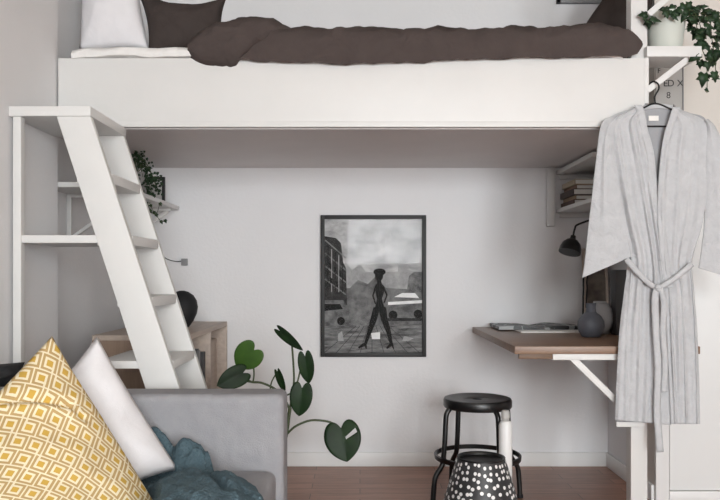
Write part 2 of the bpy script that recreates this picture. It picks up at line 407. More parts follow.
# duvet: long roll-edged body plus folded back corner
def duvet():
    mb = MB()
    n = 90; P = []
    tops = [(226, 30), (252, 24), (290, 26), (340, 25), (400, 26), (470, 26), (540, 25), (590, 22), (615, 23), (628, 28), (638, 38), (641, 44)]
    bots = [(226, 60), (252, 61), (290, 63), (340, 64.5), (380, 64), (430, 62), (480, 59.5), (560, 58), (600, 57.5), (625, 57), (638, 52), (641, 46)]
    for i in range(n+1):
        t = i/n; px = lerp(226, 641, t); tp = table(tops, px)[0]; bt = table(bots, px)[0]
        zt_ = zf(tp, 257); zb = zf(bt, 259.5); x = (px-360)/258; h = zt_-zb
        e = min(1, i/3)
        r = []
        K = [(3.0, zb+.045 if zb < 1.86 else zb), (2.90, zb+.012), (2.884, zb), (2.877, zb+.2*h), (2.873, zb+.45*h), (2.879, zb+.68*h), (2.895, zb+.86*h), (2.93, zb+.97*h), (2.99, zt_+.005), (3.15, zt_+.012), (3.4, zt_), (3.7, zt_-.02), (3.86, zt_-.05), (3.9, 1.915), (3.4, 1.91)]
        for j, (y, z) in enumerate(K):
            a = 1 if 2 <= j <= 12 else 0
            f = wob(x*9+j*.5, j*.8+x*3)*.008+wob(x*23, j*1.7)*.004+wob(x*40+j*2.2, j*1.1)*.002
            yy = y-f*a*1.2; zz = z+f*a*(.5 if j < 5 else 1.0)
            if t > .95: yy = lerp(yy, max(yy, 2.9), .5)
            r.append(Vector((x, yy, zz)))
        r.append(r[0]); P.append(r)
    mb.grid(P); m = len(P[0])-1
    mb.add(P[0][:-1], [tuple(range(m))]); mb.add(P[-1][:-1], [tuple(range(m))[::-1]])
    # folded back corner lying over the left end
    rows = [(187, 42, 52), (190, 36, 58), (198, 29, 62), (212, 21, 64.5), (232, 16, 65.5), (256, 13.5, 66), (272, 15, 65), (284, 21, 60), (294, 28, 50)]
    P = []; n = 34
    for i in range(n+1):
        px = lerp(187, 294, i/n); tp, bt = table(rows, px); zt_ = zf(tp, 260); zb = zf(bt, 261); h = zt_-zb; x = (px-360)/260; c = (zt_+zb)/2
        r = []
        ny = 20; e = math.sin(math.pi*min(1, max(.03, i/n)))**.3
        for j in range(ny):
            a = 2*math.pi*j/ny
            yy = 2.93-math.cos(a)*(.082*e) ; zz = c+math.sin(a)*h/2
            if math.cos(a) < 0: yy = 2.93-math.cos(a)*.22*e
            fr_ = (zz-zb)/h; sh = -(1-fr_)*.21*(i/n)**1.6          # the fold's free edge runs down to the left
            cr = .012*math.exp(-((fr_-.42-.25*(i/n))/.07)**2)*(1 if math.cos(a) > 0 else 0)*e
            f = wob(x*19+j*.5, j*.6)*.005+wob(x*45, j*1.3)*.002
            r.append(Vector((x+sh, yy+cr-f, zz+f)))
        r.append(r[0]); P.append(r)
    mb.grid(P); m = len(P[0])-1
    mb.add(P[0][:-1], [tuple(range(m))]); mb.add(P[-1][:-1], [tuple(range(m))[::-1]])
    o = mb.build('duvet', 'darklin', None, (.2, 3.3, 1.9), angle=70)
    tag(o, 'dark brown linen duvet folded back at its left end along the loft bed', 'duvet')
duvet()
# picture on the wall over the bed, only its lower edge in view
pf = empty('framed_picture', W(582, 0, 3.985), 'grey framed picture above the loft bed, only its lower edge showing', 'picture')
a = W(557, 3, 3.97); b = W(606, -60, 3.97)
fm = MB().box(a.x, b.x, 3.965, 3.988, a.z, a.z+.02).box(a.x, b.x, 3.965, 3.988, b.z-.02, b.z).box(a.x, a.x+.02, 3.965, 3.988, a.z, b.z).box(b.x-.02, b.x, 3.965, 3.988, a.z, b.z)
fm.build('frame', 'grey', pf, bevel=.001)
box('print', 'lgrey', a.x+.018, b.x-.018, 3.972, 3.986, a.z+.018, b.z-.018, pf, 0)

# ---------------------------------------------------------------- ladder with shelves
ZN = 2.51; ZFAR = 2.895; sn = F/ZN
lad = empty('loft_ladder', (-.7, 2.7, 0), 'white wooden loft ladder with a landing board and side shelves leaning by the left wall', 'ladder')
lz = lambda py: EYE+(275-py)/sn
lx = lambda px: (px-360)/sn
landing = MB().box(lx(8.5), lx(90.5), ZN, ZFAR, lz(116), lz(106)); landing.build('landing_board', 'white', lad, bevel=.003)
box('post', 'white', lx(12), lx(20), ZN+.006, ZN+.04, 0, lz(116), lad, .002)
def stringer(ya, yb):
    x_at = lambda z, off: -1.0165+(1.544-z)*(.296/.906)+off
    top = lz(116)
    poly = [(x_at(top, 0), ya, top), (x_at(top, .114), ya, top), (x_at(0, .114), ya, 0), (x_at(0, 0), ya, 0)]
    MB().prism(poly, (0, yb-ya, 0)).build('stringer', 'white', lad, bevel=.003)
stringer(ZN+.004, ZN+.032); stringer(ZFAR-.03, ZFAR-.002)
xr = lambda z: -1.0165+(1.544-z)*(.296/.906)+.114
TR = [(1.36, .034), (1.15, .034), (.942, .034), (.727, .03), (.53, .03), (.33, .03), (.13, .03)]
for z, h in TR:
    MB().box(xr(z)-.118, xr(z)+.004, ZN+.032, ZFAR-.03, z-h, z).build('tread', 'white', lad, bevel=.004)
for (z, h), xs_ in ((TR[1], XL+.012), (TR[3], lx(96))):
    MB().box(xs_, xr(z)-.098, ZN+.012, ZFAR-.012, z-.026, z+.0).build('shelf', 'white', lad, bevel=.002)

# ---------------------------------------------------------------- wall shelf on the left, under the loft
def wall_shelf_left():
    z = EYE+.364
    r = empty('wall_shelf', (XA, 3.45, z), 'long white wall shelf on the left wall under the loft bed', 'shelf')
    box('board', 'white', XA+.001, -.957, 2.932, 3.97, z-.02, z, r, .002)
    for y in (3.2, 3.86):
        b = MB()
        b.box(XA+.001, XA+.02, y-.009, y+.009, z-.22, z-.02)
        b.box(XA+.02, -.975, y-.009, y+.009, z-.034, z-.021)
        b.prism([(XA+.012, y-.008, z-.205), (XA+.02, y-.008, z-.215), (-.985, y-.008, z-.042), (-.998, y-.008, z-.032)], (0, .016, 0))
        b.build('bracket', 'white', r, bevel=.0015)
    return z
ZS = wall_shelf_left()

# leaf helpers -----------------------------------------------------
HEART = [(.0, 0.), (.2, -.15), (.45, -.21), (.72, -.15), (.92, .02), (1., .24), (.95, .45), (.8, .64), (.56, .8), (.28, .92), (.1, .975), (0, 1.)]
def heart(mb, base, tip, side, wid, bend=.0, fold=.25, nrm=None, mi=0, hole=False):
    """heart-shaped leaf from its notch to its tip; side = unit vector across; nrm = outward"""
    base = Vector(base); tip = Vector(tip); ax = tip-base
    out = spline([(x, y, 0) for x, y in HEART], 3); n = len(out)-1; m = 6; P = []
    for i, o in enumerate(out):
        t = i/n; row = []
        mid = (i/n)**1.1
        for j in range(-m, m+1):
            u = j/m; a = abs(u)
            y = lerp(mid, o.y, a); x = o.x*u
            p = base+ax*y+side*(x*wid)+nrm*(fold*abs(x)*wid*(1-.45*abs(x))-bend*ax.length*(y-.3)**2)
            row.append(p)
        P.append(row)
    k = len(mb.v); nf = len(mb.f); mb.grid(P, mi)
    if hole:
        r0, r1, c0, c1 = hole; w_ = 2*m
        kill = {nf+i*w_+j for i in range(r0, r1) for j in range(c0, c1)}
        mb.f = [f for q, f in enumerate(mb.f) if q not in kill]; mb.mi = mb.mi[:len(mb.f)]
    return mb
VIEW = Vector((0, -1, 0))
def pxleaf(mb, bx, by, tx, ty, hw, Z, dz=0., fold=.2, bend=.1, mi=0, lean=0, hole=False):
    b = W(bx, by, Z); t = W(tx, ty, Z+dz); ax = (t-b).normalized()
    side = ax.cross(VIEW).normalized()
    nr = side.cross(ax).normalized()
    if nr.y > 0: nr = -nr
    if lean: side = (side+nr*lean).normalized()
    return heart(mb, b, t, side, hw/F*Z, bend, fold, nr, mi, hole)
def ivy_leaf(mb, c, dirv, nrm, size, mi=0):
    """five-lobed ivy leaf, slightly folded"""
    ax = dirv.normalized(); sd = ax.cross(nrm).normalized(); nr = sd.cross(ax).normalized()
    out = [(0, -.12), (.32, -.3), (.62, -.12), (.52, .12), (.78, .42), (.42, .48), (.3, .7), (0, 1.12), (-.3, .7), (-.42, .48), (-.78, .42), (-.52, .12), (-.62, -.12), (-.32, -.3)]
    vs = [Vector(c)+ax*(.2*size)]+[Vector(c)+sd*(x*size*.8)+ax*(y*size)+nr*(-.22*abs(x)*size-.12*y*y*size) for x, y in out]
    k = len(out); mb.add(vs, [(0, 1+i, 1+(i+1) % k) for i in range(k)], mi)

# trailing plant on the left shelf, pot behind the ladder
def trailing_plant():
    c = Vector((-1.05, 3.5, ZS))
    r = empty('trailing_plant', c, 'bushy green trailing plant on the left wall shelf, half hidden by the ladder', 'plant')
    MB().lathe(c, [(.045, .0), (.05, .005), (.06, .1), (.064, .11), (.058, .112), (.054, .1), (.02, .098)]).build('pot', 'terra', r)
    mb = MB(); st = MB(); rnd = random.Random(3)
    tgt = [(136, 150), (141, 156), (148, 160), (142, 166), (150, 172), (146, 180), (154, 176), (140, 160), (152, 186), (148, 192), (155, 196), (133, 146), (158, 184), (146, 200), (160, 190)]
    for (px, py) in tgt:
        px -= 3; py -= 3; Z = 3.5+rnd.uniform(-.06, .14); e = W(px, py, Z)
        st.tube(spline([c+Vector((0, 0, .1)), lerp(c, e, .5)+Vector((.0, 0, .12)), e], 6), .0015, 5)
        for k in range(16):
            q = e+Vector((rnd.uniform(-.035, .025), rnd.uniform(-.06, .06), rnd.uniform(-.035, .035)))
            ivy_leaf(mb, q, Vector((rnd.uniform(-1, 1), rnd.uniform(-.5, .3), rnd.uniform(-1, .3))), Vector((rnd.uniform(-.5, .5), -1, rnd.uniform(-.2, .8))), rnd.uniform(.009, .016))
    for path in ([(146, 196), (150, 210), (156, 214), (160, 203)], [(148, 200), (154, 212), (161, 221), (165, 220)]):
        pts = [W(x, y, 3.56) for x, y in path]
        st.tube(spline(pts, 6), .0015, 5)
        for p in pts[1:]: ivy_leaf(mb, p, Vector((.4, 0, -1)), Vector((0, -1, .2)), .016)
    mb.build('foliage', 'ivy', r, fixn=False, solid=.0008); st.build('stem', 'stem', r)
trailing_plant()
def small_frame():
    y = 3.82; a = W(150, 201, y); b = W(165, 177, y)
    x0 = b.x-.13; x1 = b.x; z0 = ZS; z1 = b.z
    r = empty('photo_frame', ((x0+x1)/2, y, z0), 'small black photo frame standing on the left wall shelf', 'frame')
    MB().box(x0, x0+.014, y-.008, y+.008, z0, z1).box(x1-.014, x1, y-.008, y+.008, z0, z1).box(x0+.014, x1-.014, y-.008, y+.008, z1-.014, z1).box(x0+.014, x1-.014, y-.008, y+.008, z0, z0+.014).build('frame', 'frame', r, bevel=.001)
    box('print', 'lgrey', x0+.012, x1-.012, y-.002, y+.006, z0+.012, z1-.012, r, 0)
small_frame()
# cord with small switch on the back wall
pts = spline([W(140, 248, 3.97), W(158, 253, 3.978), W(167, 259, 3.982), W(176, 261.5, 3.982), W(182, 261, 3.98)], 6)
cd = empty('switch_cord', W(182, 265, 3.985), 'thin dark cord with a small grey switch on the back wall beside the ladder', 'cord')
MB().tube(pts, .0022, 6).build('cord', 'blackm', cd)
a = W(181, 265.5, 3.97); b = W(187, 258.5, 3.97); box('switch', 'grey', a.x, b.x, 3.97, 3.989, a.z, b.z, cd, .003)

# ---------------------------------------------------------------- oak cabinet under the shelf
def cabinet():
    x0, x1, y0, y1, h = -1.09, -.70, 3.05, 3.955, .771
    r = empty('cabinet', ((x0+x1)/2, (y0+y1)/2, 0), 'low pale oak cabinet with open front compartments behind the ladder', 'cabinet')
    box('top', 'oak', x0, x1, y0, y1, h-.022, h, r, .002)
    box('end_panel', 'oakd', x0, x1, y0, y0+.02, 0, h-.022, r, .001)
    box('end_panel', 'oak', x0, x1, y1-.02, y1, 0, h-.022, r, .001)
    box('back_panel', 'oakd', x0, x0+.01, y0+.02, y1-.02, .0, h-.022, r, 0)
    box('bottom', 'oak', x0+.01, x1, y0+.02, y1-.02, .06, .08, r, 0)
    ym = 3.52
    box('divider', 'oak', x0+.01, x1, ym-.01, ym+.012, .08, h-.022, r, .001)
    d = box('drawer', 'oak', x0+.05, x1-.05, ym+.02, y1-.03, .40, h-.085, r, .003)
    MB().lathe((x1-.0495, (ym+y1)/2, .6), [(.012, -.004), (.014, 0), (.012, .004)], 16, axis=Vector((1, 0, 0))).build('finger_hole', 'blackm', d)
    box('drawer', 'oak', x0+.05, x1-.012, ym+.02, y1-.03, .1, .38, r, .003)
    return x0, x1, h
cx0, cx1, ch = cabinet()
cols = ['dgrey', 'black', 'dgrey', 'slate', 'black', 'grey', 'dgrey']
names = ['charcoal record sleeve nearest the ladder', 'black record sleeve, second from the ladder', 'dark grey record sleeve, third from the ladder', 'slate record sleeve in the middle of the row', 'glossy black record sleeve, third from the divider', 'mid grey record sleeve, second from the divider', 'dark record sleeve next to the divider']
for i, (c, nm) in enumerate(zip(cols, names)):
    y = 3.12+i*.056
    o = box('record_sleeve', c, cx0+.06, cx1-.02-.006*(i % 3), y, y+.038, .08, .66+.012*((i*2) % 3), None, .002)
    tag(o, nm+' in the open cabinet', 'record', 'records in the oak cabinet')
# black rounded vase on top of the cabinet
c = Vector((W(182, 304, 3.5).x, 3.5, ch))
ve = empty('round_vase', c, 'black round vase on the oak cabinet peeking out behind the ladder', 'vase')
MB().lathe(c, [(.03, 0), (.034, .004), (.052, .03), (.068, .065), (.073, .095), (.068, .125), (.053, .15), (.03, .166), (.01, .172)]).build('body', 'blackm', ve)
# ---------------------------------------------------------------- poster on the back wall
def poster():
    Z = 3.965
    a = W(320.5, 357, Z); b = W(426.3, 215, Z); t = .021
    r = empty('poster', (a.x/2+b.x/2, YB, a.z), 'large black framed black and white street photograph hanging on the back wall', 'poster')
    y0, y1 = Z, YB-.001
    MB().box(a.x, a.x+t, y0, y1, a.z, b.z).box(b.x-t, b.x, y0, y1, a.z, b.z).box(a.x+t, b.x-t, y0, y1, a.z, a.z+t).box(a.x+t, b.x-t, y0, y1, b.z-t, b.z).build('frame', 'frame', r, bevel=.002)
    # print: flat areas of ink on one sheet
    def inkmat(nm, c, c2, sc, stretch=(1, 1, 1)):
        k = NT(nm); tc = k.n('ShaderNodeTexCoord'); mp = k.n('ShaderNodeMapping'); mp.inputs['Scale'].default_value = stretch
        k.l(tc.outputs['Object'], mp.inputs[0]); nz = k.n('ShaderNodeTexNoise', Scale=sc, Detail=7, Roughness=.65); k.l(mp.outputs[0], nz.inputs['Vector'])
        rp = k.n('ShaderNodeValToRGB'); e = rp.color_ramp.elements; e[0].position = .36; e[1].position = .66
        e[0].color = (*rgb(c2), 1); e[1].color = (*rgb(c), 1); k.l(nz.outputs['Fac'], rp.inputs[0]); k.l(rp.outputs[0], k.b.inputs['Base Color']); k.b.inputs['Roughness'].default_value = .6
        k.b.inputs['Specular IOR Level'].default_value = .2
        return k.m
    mats = [inkmat('ink_sky', '#d8d8d8', '#8f8f90', 7, (1, 1, 2.2)), inkmat('ink_dark', '#3d3d3d', '#161616', 22), inkmat('ink_mid', '#858585', '#4a4a4a', 18),
            inkmat('ink_street', '#8d8d8d', '#383838', 16, (.6, 1, 4)), inkmat('ink_black', '#0e0e0e', '#060606', 10), inkmat('ink_light', '#f2f2f2', '#d8d8d8', 12), inkmat('ink_haze', '#a9a9a9', '#8a8a8a', 20)]
    mb = MB(); lev = [0]
    def poly(pts, mi, dz=1):
        lev[0] += 1; y = 3.983-lev[0]*.00018
        v = [W(px, py, 3.982) for px, py in pts]
        mb.add([(q.x, y, q.z) for q in v], [tuple(range(len(v)))], mi)
    def line(p, q, w, mi):
        p = Vector(p); q = Vector(q); d = (q-p).normalized(); s_ = Vector((-d.y, d.x))*w/2
        poly([p+s_, q+s_, q-s_, p-s_], mi)
    def blob(cx, cy, rx, ry, mi, n=14): poly([(cx+rx*math.cos(6.2832*i/n), cy+ry*math.sin(6.2832*i/n)) for i in range(n)], mi)
    poly([(324, 218), (423, 218), (423, 354), (324, 354)], 0)
    poly([(340, 268), (346, 262), (352, 270), (360, 264), (366, 272), (398, 272), (398, 262), (405, 258), (409, 271), (423, 271), (423, 300), (340, 300)], 6)
    poly([(350, 288), (358, 280), (368, 284), (376, 276), (386, 288), (423, 290), (423, 327), (324, 327), (324, 288)], 2)
    poly([(409, 276), (414, 272), (423, 272), (423, 297), (406, 297)], 2)
    poly([(324, 236), (336, 238), (341, 243), (343, 262), (346, 268), (347, 305), (324, 305)], 1)      # street houses on the left
    for i in range(4): line((325, 240+i*13), (346, 258+i*12.2), 1.3, 2)
    for i in range(5): line((328+i*3.6, 246+i*3), (328+i*3.6, 292), .9, 6 if i % 2 else 4)
    for x, yy in ((329, 262), (334, 266), (339, 270), (330, 277), (336, 281)): poly([(x, yy), (x+2.4, yy+1.6), (x+2.4, yy+7), (x, yy+5.6)], 4)
    poly([(324, 300), (343, 300), (347, 307), (349, 323), (324, 325)], 2)                                 # parked car on the left
    poly([(324, 304), (340, 304), (343, 309), (324, 311)], 4); blob(341, 321, 4, 4.2, 4)
    poly([(324, 326), (423, 324), (423, 354), (324, 354)], 3)                                             # paving
    for i in range(9): line((372+(i-4)*4, 326), (372+(i-4)*12, 353), .5, 1)
    poly([(386, 303), (391, 296), (402, 291), (418, 291), (423, 294), (423, 316), (387, 316)], 2)          # parked car on the right
    poly([(394, 297), (402, 293), (415, 293), (419, 298)], 5); poly([(388, 302), (423, 300), (423, 303), (388, 305)], 5)
    blob(393, 315, 4.5, 4.5, 4); blob(418, 314, 4.5, 4.5, 4)
    poly([(388, 318), (423, 318), (423, 321), (386, 321)], 1)
    poly([(371, 333), (380, 332), (380, 339), (372, 339)], 5); poly([(338, 334), (342, 331), (344, 341), (338, 341)], 6); poly([(404, 336), (414, 338), (408, 341), (402, 341)], 6)
    # walking figure in a wide cap and heels, seen as a dark shape
    blob(379.5, 272, 6.2, 3.6, 4); blob(379, 276, 4.2, 5.2, 4); poly([(377, 280), (381, 280), (382, 285), (377, 285)], 4)
    poly([(375.5, 284), (383, 285), (384, 292), (381.8, 299), (385, 309), (374.5, 309), (377, 299), (375.3, 292)], 4)
    line((376, 285.5), (372.8, 296), 1.7, 4); line((372.8, 295.5), (375.5, 304), 1.4, 4); line((382.5, 285.5), (387, 295), 1.7, 4); line((387, 294.5), (384, 303), 1.4, 4)
    poly([(373.5, 307), (380.5, 307), (376, 322), (370, 336), (366.5, 345), (363.5, 345), (367, 332), (370, 320)], 4)
    poly([(378, 307), (386, 307), (387.5, 318), (391, 332), (393, 345), (390, 345), (386.5, 333), (381, 320)], 4)
    poly([(366.5, 343), (367, 348.5), (365.8, 348.5), (364.5, 346), (359, 348.5), (358, 347), (363, 343)], 4)
    poly([(393, 343), (394, 348.5), (393, 348.5), (391.5, 346), (387, 349), (386, 347.5), (390, 343)], 4)
    mb.build('print', mats, r, smooth=False, fixn=False)
    box('backing', 'paper', a.x+t*.6, b.x-t*.6, 3.9835, 3.988, a.z+t*.6, b.z-t*.6, r, 0)
    box('glass', glass, a.x+t*.8, b.x-t*.8, 3.9705, 3.9735, a.z+t*.8, b.z-t*.8, r, 0)
poster()

# ---------------------------------------------------------------- desk under the loft, right
DZ = .74; DX0 = .598; DX1 = 1.316; DY0 = 2.9; DY1 = YB-.002
dk = empty('desk', ((DX0+DX1)/2, 3.45, DZ-.03), 'walnut brown wall-mounted desk board under the loft bed', 'desk')
box('desk_top', 'desk', DX0, DX1, DY0, DY1, DZ-.03, DZ, dk, .003)
box('batten', 'deskd', DX0+.02, .748, DY0+.012, DY0+.032, DZ-.05, DZ-.03, dk, .001)
box('batten', 'deskd', DX0+.12, DX1-.02, DY1-.03, DY1-.001, DZ-.07, DZ-.03, dk, .001)
br = empty('desk_bracket', (1.03, DY0+.03, .46), 'white folding bracket bracing the desk board against the bed post', 'bracket')
box('arm', 'white', .748, (630-360)/255-.0015, DY0+.008, DY0+.032, DZ-.054, DZ-.0305, br, .002)
p0 = W(571, 358, DY0+.01); p1 = W(583, 358, DY0+.01); p2 = W(630, 408, DY0+.01); p3 = W(630, 418, DY0+.01)
MB().prism([(.815, DY0+.012, DZ-.054), (.852, DY0+.012, DZ-.054), (1.055, DY0+.012, .485), (1.055, DY0+.012, .452)], (0, .016, 0)).build('brace', 'white', br, bevel=.002)
a = W(616.5, 427, 2.905); b = W(645, 420.5, 2.905)
box('foot_bar', 'white', a.x, b.x, 2.905, 2.9305, a.z, b.z, br, .002)

# items on the desk
def open_mag(x0, x1, y0, y1, z):
    n = 20; P = []
    for i in range(n+1):
        t = i/n; x = lerp(x0, x1, t); b = abs(t-.5)*2
        hgt = .008+.014*(1-math.exp(-(b*4)**2))*(1-.5*b)
        P.append([Vector((x, lerp(y0, y1, j/8), z+hgt+.002*math.sin(t*9+j))) for j in range(9)])
    return P
mgz = empty('magazine', (.86, 3.78, DZ+.006), 'open dark magazine lying on the walnut desk by the back wall', 'magazine')
Pm = open_mag(.685, 1.10, 3.70, 3.955, DZ+.006)
k = NT('magazine_print'); tc = k.n('ShaderNodeTexCoord'); nz = k.n('ShaderNodeTexVoronoi', Scale=26); mp = k.n('ShaderNodeMapping'); mp.inputs['Scale'].default_value = (1, .45, 1)
k.l(tc.outputs['Object'], mp.inputs[0]); k.l(mp.outputs[0], nz.inputs['Vector']); rp = k.n('ShaderNodeValToRGB'); rp.color_ramp.interpolation = 'CONSTANT'
rp.color_ramp.elements[0].color = (.012, .013, .014, 1); rp.color_ramp.elements[1].position = .62; rp.color_ramp.elements[1].color = (.28, .29, .29, 1)
k.l(nz.outputs['Distance'], rp.inputs[0]); k.l(rp.outputs[0], k.b.inputs['Base Color']); k.b.inputs['Roughness'].default_value = .4
mb = MB().grid(Pm); low = [[Vector((p.x, p.y, DZ+.0062)) for p in r] for r in Pm]; mb.grid(low, 0, True)
for edge in ([r[0] for r in Pm], [r[-1] for r in Pm], Pm[0], Pm[-1]):
    lo = [Vector((p.x, p.y, DZ+.0062)) for p in edge]; mb.grid([list(edge), lo])
mb.build('pages', k.m, mgz)
o = box('paper_pad', 'paper', .77, 1.12, 3.58, 3.86, DZ, DZ+.006, None, .001)
tag(o, 'white paper pad lying under the dark magazine on the desk', 'paper pad')
def bottle(name, c, prof, m, label):
    r = empty(name, c, label, 'vase')
    MB().lathe(c, prof).build('body', m, r, angle=50); return r
c = Vector((W(591, 337, 3.34).x, 3.34, DZ))
v1 = bottle('bottle_vase', c, [(.036, 0), (.042, .004), (.055, .028), (.059, .05), (.056, .072), (.044, .094), (.026, .108), (.022, .113)], 'slate', 'dark slate round bottle vase with narrow neck at the front of the desk')
MB().lathe(c+Vector((0, 0, .113)), [(.022, 0), (.02, .018), (.0215, .034), (.0235, .037), (.018, .037), (.016, .01)]).build('neck', 'slate', v1)
c = Vector((W(600, 330, 3.52).x, 3.52, DZ))
v2 = bottle('round_vase', c, [(.035, 0), (.042, .003), (.06, .03), (.068, .065), (.066, .095), (.056, .122), (.04, .14), (.03, .146)], 'ash', 'lighter ash grey round vase behind the slate bottle vase on the desk')
MB().lathe(c+Vector((0, 0, .146)), [(.03, 0), (.03, .006), (.026, .007), (.023, 0)]).build('rim', 'ash', v2)
# leaning board and plain dark upright box behind the vases
a0 = W(588, 331, 3.9); b0 = W(609, 252, 3.9)
brd = empty('canvas_board', ((a0.x+b0.x)/2, 3.9, DZ), 'brown grey canvas leaning on the desk against the back wall behind the vases', 'canvas')
MB().prism([(a0.x, 3.90, DZ), (1.285, 3.90, DZ), (1.285, 3.95, 1.15), (a0.x, 3.95, 1.15)], (0, .02, 0)).build('panel', 'brownart', brd, bevel=.002)
for xx in (a0.x-.012, 1.285): MB().prism([(xx, 3.892, DZ), (xx+.012, 3.892, DZ), (xx+.012, 3.942, 1.155), (xx, 3.942, 1.155)], (0, .034, 0)).build('edge_strip', 'oak', brd, bevel=.001)
o = box('dark_box', 'dgrey', 1.17, 1.295, 3.43, 3.5, DZ, DZ+.3, None, .004); tag(o, 'dark grey upright box at the right end of the desk', 'file holder')

# ---------------------------------------------------------------- shelves on the alcove's right wall
def shelf_right(zb, label, th=.02):
    r = empty('alcove_shelf', (XR, 3.67, zb), label, 'shelf', 'white shelves in the alcove corner')
    box('board', 'white', 1.043, XR-.001, YA+.01, YB-.002, zb, zb+th, r, .002)
    box('cleat', 'white', 1.06, XR-.001, YB-.022, YB-.002, zb-.025, zb, r, .001)
    return r
shelf_right(1.548, 'upper white corner shelf tight under the loft deck', .022)
zb = EYE+62/188
shelf_right(zb, 'lower white corner shelf carrying the flat stack of books')
a = W(547, 226, 3.96); b = W(555, 166, 3.96)
o = box('shelf_upright', 'white', a.x, b.x, 3.955, YB-.001, a.z, 1.584, None, .002); tag(o, 'short white upright batten on the back wall beside the corner shelves', 'batten')
zz = zb+.02
bk = [('#4c352b', .026, 'brown book at the bottom of the flat stack'), ('#8d775f', .022, 'tan book second from the bottom of the flat stack'), ('#3a2d28', .03, 'dark brown book in the middle of the flat stack'), ('#7d5f4d', .022, 'reddish tan book second from the top of the flat stack'), ('#b3a690', .026, 'cream book on top of the flat stack')]
for i, (cc, h, lb) in enumerate(bk):
    off = [.0, .012, -.004, .016, .006][i]; x0 = 1.062+off; x1 = 1.29; y0 = 3.72+off; y1 = 3.965
    r = empty('book', ((x0+x1)/2, (y0+y1)/2, zz), lb+' on the corner shelf', 'book', 'books stacked on the corner shelf')
    cm = mat('book_cover', cc, .6, .08, 10)
    MB().box(x0, x1, y0, y1, zz, zz+.003).box(x0, x1, y0, y1, zz+h-.003, zz+h).box(x0, x0+.003, y0, y1, zz+.003, zz+h-.003).build('cover', cm, r, bevel=.0006)
    box('pages', 'paper', x0+.003, x1-.004, y0+.004, y1-.004, zz+.003, zz+h-.003, r, 0)
    zz += h+.0003
# black dome lamp below the lower shelf
lc = W(571.5, 244, 3.6)
lp = empty('wall_lamp', (XR, 3.6, 1.25), 'black dome wall lamp below the corner shelf over the desk', 'lamp')
ax = Vector((-.28, -.25, -.92))
axu = -ax.normalized()
MB().lathe(lc+ax.normalized()*.045, [(.052, 0), (.0525, .004), (.0505, .025), (.043, .046), (.028, .063), (.014, .071), (.012, .088), (.0, .09)], 28, axis=axu).build('lamp_shade', 'black', lp)
ptop = lc-ax.normalized()*.04
MB().tube(spline([ptop, ptop+Vector((.008, .004, .035)), ptop+Vector((.03, .01, .06)), Vector((1.17, 3.615, 1.29)), Vector((XR-.012, 3.62, 1.25))], 6), .0048, 8).build('arm', 'black', lp)
MB().lathe((XR-.001, 3.62, 1.25), [(.035, 0), (.035, .012), (.03, .016)], 24, axis=Vector((-1, 0, 0))).build('wall_mount', 'black', lp)
MB().tube(spline([Vector((XR-.01, 3.63, 1.23)), Vector((1.24, 3.72, 1.12)), W(586, 272, 3.84), W(583.5, 290, 3.85), W(583, 317, 3.85)], 8), .0045, 6).tube(spline([Vector((XR-.01, 3.635, 1.235)), Vector((1.25, 3.73, 1.13)), W(589, 274, 3.84), W(587, 290, 3.85), W(586, 308, 3.85)], 8), .0035, 6).build('cord', 'blackm', lp)

# ---------------------------------------------------------------- pot shelf and poster right of the bed
PS0 = BX1+.006; PS1 = (701-360)/258
zsb = zf(57, 258); zst = zf(46.5, 258)
ps = empty('plant_shelf', (PS0, 2.97, zsb), 'small white bracketed shelf beside the bed post carrying the ivy', 'shelf')
box('board', 'white', PS0, PS1, 2.9, 3.06, zsb, zst, ps, .002)
def brace(parent, ax_, ay, bx_, by, w=.024):
    p = W(ax_, ay, 2.915); q = W(bx_, by, 2.915); d = (q-p).normalized(); nn = Vector((-d.z, 0, d.x))*w/2
    MB().prism([p+nn, q+nn, q-nn, p-nn], (0, .022, 0)).build('brace', 'white', parent, bevel=.002)
brace(ps, 648, 90, 688, 59)
box('bracket_upright', 'white', PS0-.004, PS0+.012, 2.912, 2.94, zf(103), zsb, ps, .002)
us = empty('high_shelf', (PS0, 2.97, zf(-26)), 'white shelf above the ivy with a diagonal brace, mostly out of view', 'shelf')
box('board', 'white', PS0, PS1, 2.9, 3.06, zf(-26), zf(-36), us, .002)
brace(us, 649, 14, 690, -22)

